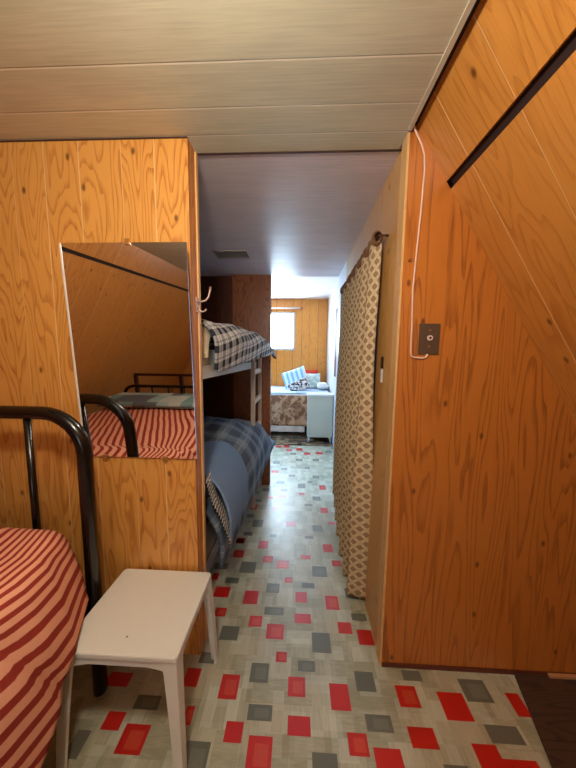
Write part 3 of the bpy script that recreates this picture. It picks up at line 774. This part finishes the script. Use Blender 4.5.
tag(mb.build('bunk_pillow', plain('cream_pillow', (206, 188, 160), .85, var=.06)), 'cream pillow standing at the near end of the upper bunk', 'pillow')

# lower bunk bedding
def duvet_fn(a, b):
    y = 1.16 + b*1.36
    bulge = math.exp(-((b-.90)/.24)**2)
    xe = -.335 + .075*b + .055*bulge
    top = .66 + .17*math.exp(-((b-.60)/.45)**2) - .12*max(0, b-.8)/.2
    hem = .34 + .17*bulge
    pts = rounded([(-1.40, .55), (-1.0, top), (-.60, top+.02), (xe-.10, top-.06), (xe, top-.22 if b < .7 else max(top-.20, hem+.02)), (xe-.015, hem-.02)], .08)
    (x, z), d = path_at(pts, a)
    w = nz(x*4, y*3.5, 2)*.035+nz(x*9, y*8, 6)*.014
    return (x+w*.6, y, z+w)
mb = MB(); mb.grid(duvet_fn, 70, 90, uvfn=lambda a, b: (a*1.5, b*1.4))
tag(mb.build('plaid_duvet', m_plaid, solid=.02), 'dark grey plaid duvet spread over the lower bunk', 'duvet')
def denim_fn(a, b):
    y = 1.19 + b*.50 + .02*math.sin(a*5)
    pts = rounded([(-.62, .775), (-.47, .775), (-.375, .70), (-.315, .57), (-.315, .455-.03*b)], .07)
    (x, z), d = path_at(pts, a)
    e = max(0, b-.55)/.45
    w = nz(x*5, y*6, 9)*.012*min(1, b*6)
    return (x+w-.028*e, y+.30*e*(a), z+w*.6+.02*e)
mb = MB(); mb.grid(denim_fn, 40, 40, uvfn=lambda a, b: (a*.6, b*.5))
tag(mb.build('denim_blanket', m_denim, solid=.010), 'denim blue blanket hanging over the near corner of the lower bunk', 'blanket')
def hound_fn(a, b):
    y = 1.135 + b*.10*(1-.15*a)
    z = .77 - a*(.33-.01*b)
    x = -.430 + .118*a**.9 - .012*b - .006*math.sin(a*6) + .006*nz(a*4, b*4)
    return (x, y, z)
mb = MB(); mb.grid(hound_fn, 40, 14, uvfn=lambda a, b: (a*.36, b*.16))
tag(mb.build('houndstooth_blanket', m_hound, solid=.004), 'black and white houndstooth cloth hanging beside the denim blue blanket', 'cloth')

# ================================================================ ceiling vent
vt = thing('ceiling_vent', 'rectangular grey vent grille set in the passage ceiling', 'vent', (-.54, 2.095, H))
mb = MB()
vx0, vx1, vy0, vy1 = -.672, -.405, 2.02, 2.17
for a, b in (((vx0, vy0), (vx1, vy0+.014)), ((vx0, vy1-.014), (vx1, vy1)), ((vx0, vy0+.014), (vx0+.014, vy1-.014)), ((vx1-.014, vy0+.014), (vx1, vy1-.014))):
    mb.box((a[0], a[1], H-.006), (b[0], b[1], H+.001))
m_vent = plain('vent_grey', (170, 160, 150), .5)
mb.build('vent_frame', m_vent, vt)
mb = MB()
for k in range(8):
    y = vy0+.018+k*.015; mb.quad([(vx0+.014, y, H-.004), (vx1-.014, y, H-.004), (vx1-.014, y+.011, H), (vx0+.014, y+.011, H)])
mb.build('vent_louvres', m_vent, vt, solid=.001)

# ================================================================ far room furniture
fb = thing('far_bed', 'high bed with white sheet under the window in the far room', 'bed', (-.4, 4.75, 0))
mb = MB(); mb.box((-1.30, 4.33, .15), (.53, 5.17, .40)); mb.build('bed_base', plain('blue_base', (60, 66, 110), .8), fb, bevel=.01)
mb = MB(); mb.box((-1.32, 4.31, .40), (.54, 5.18, .745)); mb.build('mattress', m_sheet, fb, bevel=.04, seg=3)
for x in (-1.25, .46):
    for y in (4.38, 5.1):
        mb = MB(); mb.box((x-.025, y-.025, 0), (x+.025, y+.025, .15)); mb.build('leg', m_dark, fb)
def blotch(name, a, b, sc):
    t = NT(name); u, v = t.uv(); n = t.noise(t.vec(u, v), sc, 3, .6, .8)
    return t.out(t.mix(t.smooth(n, .42, .58), s2l(a), s2l(b)), .9, 0, .2)
def cover_fn(a, b):
    x = -1.33 + a*1.86
    pts = rounded([(5.0, .752), (4.35, .755), (4.285, .68), (4.275, .20)], .04)
    (y, z), d = path_at(pts, b)
    if z < .7: y += .010*math.sin(x*26)+.008*nz(x*5, z*4)
    return (x, y, z)
mb = MB(); mb.grid(cover_fn, 90, 30, mi=0, uvfn=lambda a, b: (a*1.9, b*1.2))
tag(mb.build('floral_coverlet', blotch('brown_floral', (126, 84, 58), (182, 140, 104), 9), solid=.006), 'brown floral coverlet hanging down the front of the far bed', 'coverlet')
mb = MB(); mb.grid(lambda a, b: (-1.33+a*1.45, 4.262+.006*math.sin(a*50), .20-b*.10), 60, 4); mb.grid(lambda a, b: (-1.33+a*1.45, 4.272+.006*math.sin(a*50), .20-b*.10), 60, 4)
tag(mb.build('sheet_hem', plain('pale_hem', (206, 184, 164), .9)), 'pale sheet hem showing below the brown floral coverlet', 'sheet')
def sheet_fn(a, b):
    x = -1.31+a*1.83; y = 5.16-b*.86
    z = .772 + .010*nz(x*4, y*4)
    if b > .96: z -= .02
    return (x, y, z)
mb = MB(); mb.grid(sheet_fn, 50, 30)
tag(mb.build('blue_sheet', plain('pale_blue_sheet', (196, 212, 232), .85), solid=.006), 'pale blue sheet spread on top of the far bed', 'sheet')
def striped_p(name, a, b, p):
    t = NT(name); u, v = t.uv(); f = t.math('FRACT', t.math('DIVIDE', u, p))
    return t.out(t.mix(t.math('LESS_THAN', f, .45), s2l(a), s2l(b)), .9, 0, .2)
mb = MB(); cushion(mb, (-.05, 4.66, .945), .45, .44, .14, rot('Z', -14) @ rot('X', 68) @ rot('Z', 22))
tag(mb.build('cushion', striped_p('blue_white_stripe', (208, 224, 232), (128, 178, 206), .09)), 'large blue and white striped cushion on the far bed', 'cushion')
mb = MB(); cushion(mb, (.02, 4.46, .865), .40, .22, .11, rot('Z', 8) @ rot('Y', -24) @ rot('X', 58))
tag(mb.build('cushion', blotch('black_white_print', (40, 36, 40), (222, 214, 206), 22)), 'small black and white patterned cushion in front of the blue one', 'cushion')
mb = MB(); cushion(mb, (.27, 4.84, .92), .30, .30, .12, rot('Z', 6) @ rot('X', 70))
tag(mb.build('cushion', blotch('green_white_print', (176, 208, 200), (226, 232, 224), 12)), 'pale green and white cushion at the right end of the far bed', 'cushion')
mb = MB(); cushion(mb, (.22, 5.04, .97), .34, .32, .12, rot('X', 76))
tag(mb.build('cushion', plain('red_cushion', (206, 62, 40), .9)), 'red cushion behind the pale green cushion', 'cushion')
mb = MB(); cushion(mb, (.44, 4.72, .845), .22, .36, .12, rot('Z', 0))
tag(mb.build('pillow', m_sheet), 'cream pillow lying flat at right beside the far wall', 'pillow')
def flooring_fn():
    t = NT('brown_flooring'); u, v = t.uv()
    a = t.math('FLOOR', t.math('DIVIDE', u, .07)); b = t.math('FLOOR', t.math('DIVIDE', v, .055))
    w = t.n('ShaderNodeTexWhiteNoise', noise_dimensions='2D'); t.l(t.vec(a, b), w.inputs['Vector'])
    r = t.n('ShaderNodeValToRGB'); t.l(w.outputs[0], r.inputs[0]); e = r.color_ramp; e.interpolation = 'CONSTANT'
    e.elements[0].color = s2l((112, 88, 62)); e.elements[1].position = .45; e.elements[1].color = s2l((150, 124, 92))
    for p, c in ((.65, (58, 46, 40)), (.85, (96, 60, 44))): x = e.elements.new(p); x.color = s2l(c)
    return t.out(r.outputs[0], .9, 0, .2)
mb = MB(); mb.box((-1.3, 3.86, .0008), (.55, 4.32, .006))  # thin brown patterned layer over the floor, darker than the linoleum
tag(mb.build('far_flooring', flooring_fn()), 'brown patterned mat in front of the far bed', 'flooring')
# curtain rod above the window
rd = thing('window_rod', 'white curtain rod above the far window with round end', 'curtain rod', (-.4, YF-.05, 2.32))
mb = MB(); mb.tube([(-.95, YF-.05, 2.315), (.02, YF-.05, 2.315)], .014, 10); mb.tube([(-.08, YF-.05, 2.315), (-.08, YF, 2.315)], .008, 8); mb.build('rod', m_white, rd)
mb = MB(); mb.tube([(.02, YF-.05, 2.315), (.03, YF-.05, 2.315), (.05, YF-.05, 2.315), (.065, YF-.05, 2.315)], .02, 12, radii=[.012, .026, .026, .01]); mb.build('finial', plain('finial_brown', (150, 90, 50), .5), rd)
# short white valance gathered on the rod
def val(a, b): return (-.93+a*.93, YF-.05+.012*math.sin(a*70)-.014, 2.305-b*.05)
# dresser
ds = thing('nightstand', 'white nightstand on thin splayed legs in front of the far bed', 'nightstand', (.355, 4.13, 0))
mb = MB(); mb.box((.155, 4.0, .095), (.548, 4.24, .755)); body = mb.build('cabinet_body', plain('cream_white', (190, 188, 168), .5, var=.02), ds, bevel=.006)
mb = MB(); mb.box((.140, 3.985, .755), (.556, 4.255, .782)); mb.build('top', m_white, ds, bevel=.004)
for x, s_ in ((.19, -1), (.51, 1)):
    for y, q in ((4.03, -1), (4.21, 1)):
        mb = MB(); mb.tube([(x, y, .10), (x+s_*.02, y+q*.012, 0)], .014, 8, radii=[.016, .009]); mb.build('leg', m_white, ds)
# dark framed panel on the white wall
pn = thing('framed_panel', 'dark framed panel hung on the white far right wall, seen edge on', 'picture', (.545, 3.6, 1.1))
mb = MB(); mb.box((.515, 3.35, 1.09), (.559, 3.75, 2.03)); mb.build('frame', plain('black_frame', (22, 20, 24), .4), pn, bevel=.003)
mb = MB(); mb.box((.513, 3.38, 1.12), (.517, 3.72, 2.0)); mb.build('panel_face', plain('dark_face', (34, 34, 40), .3), pn)
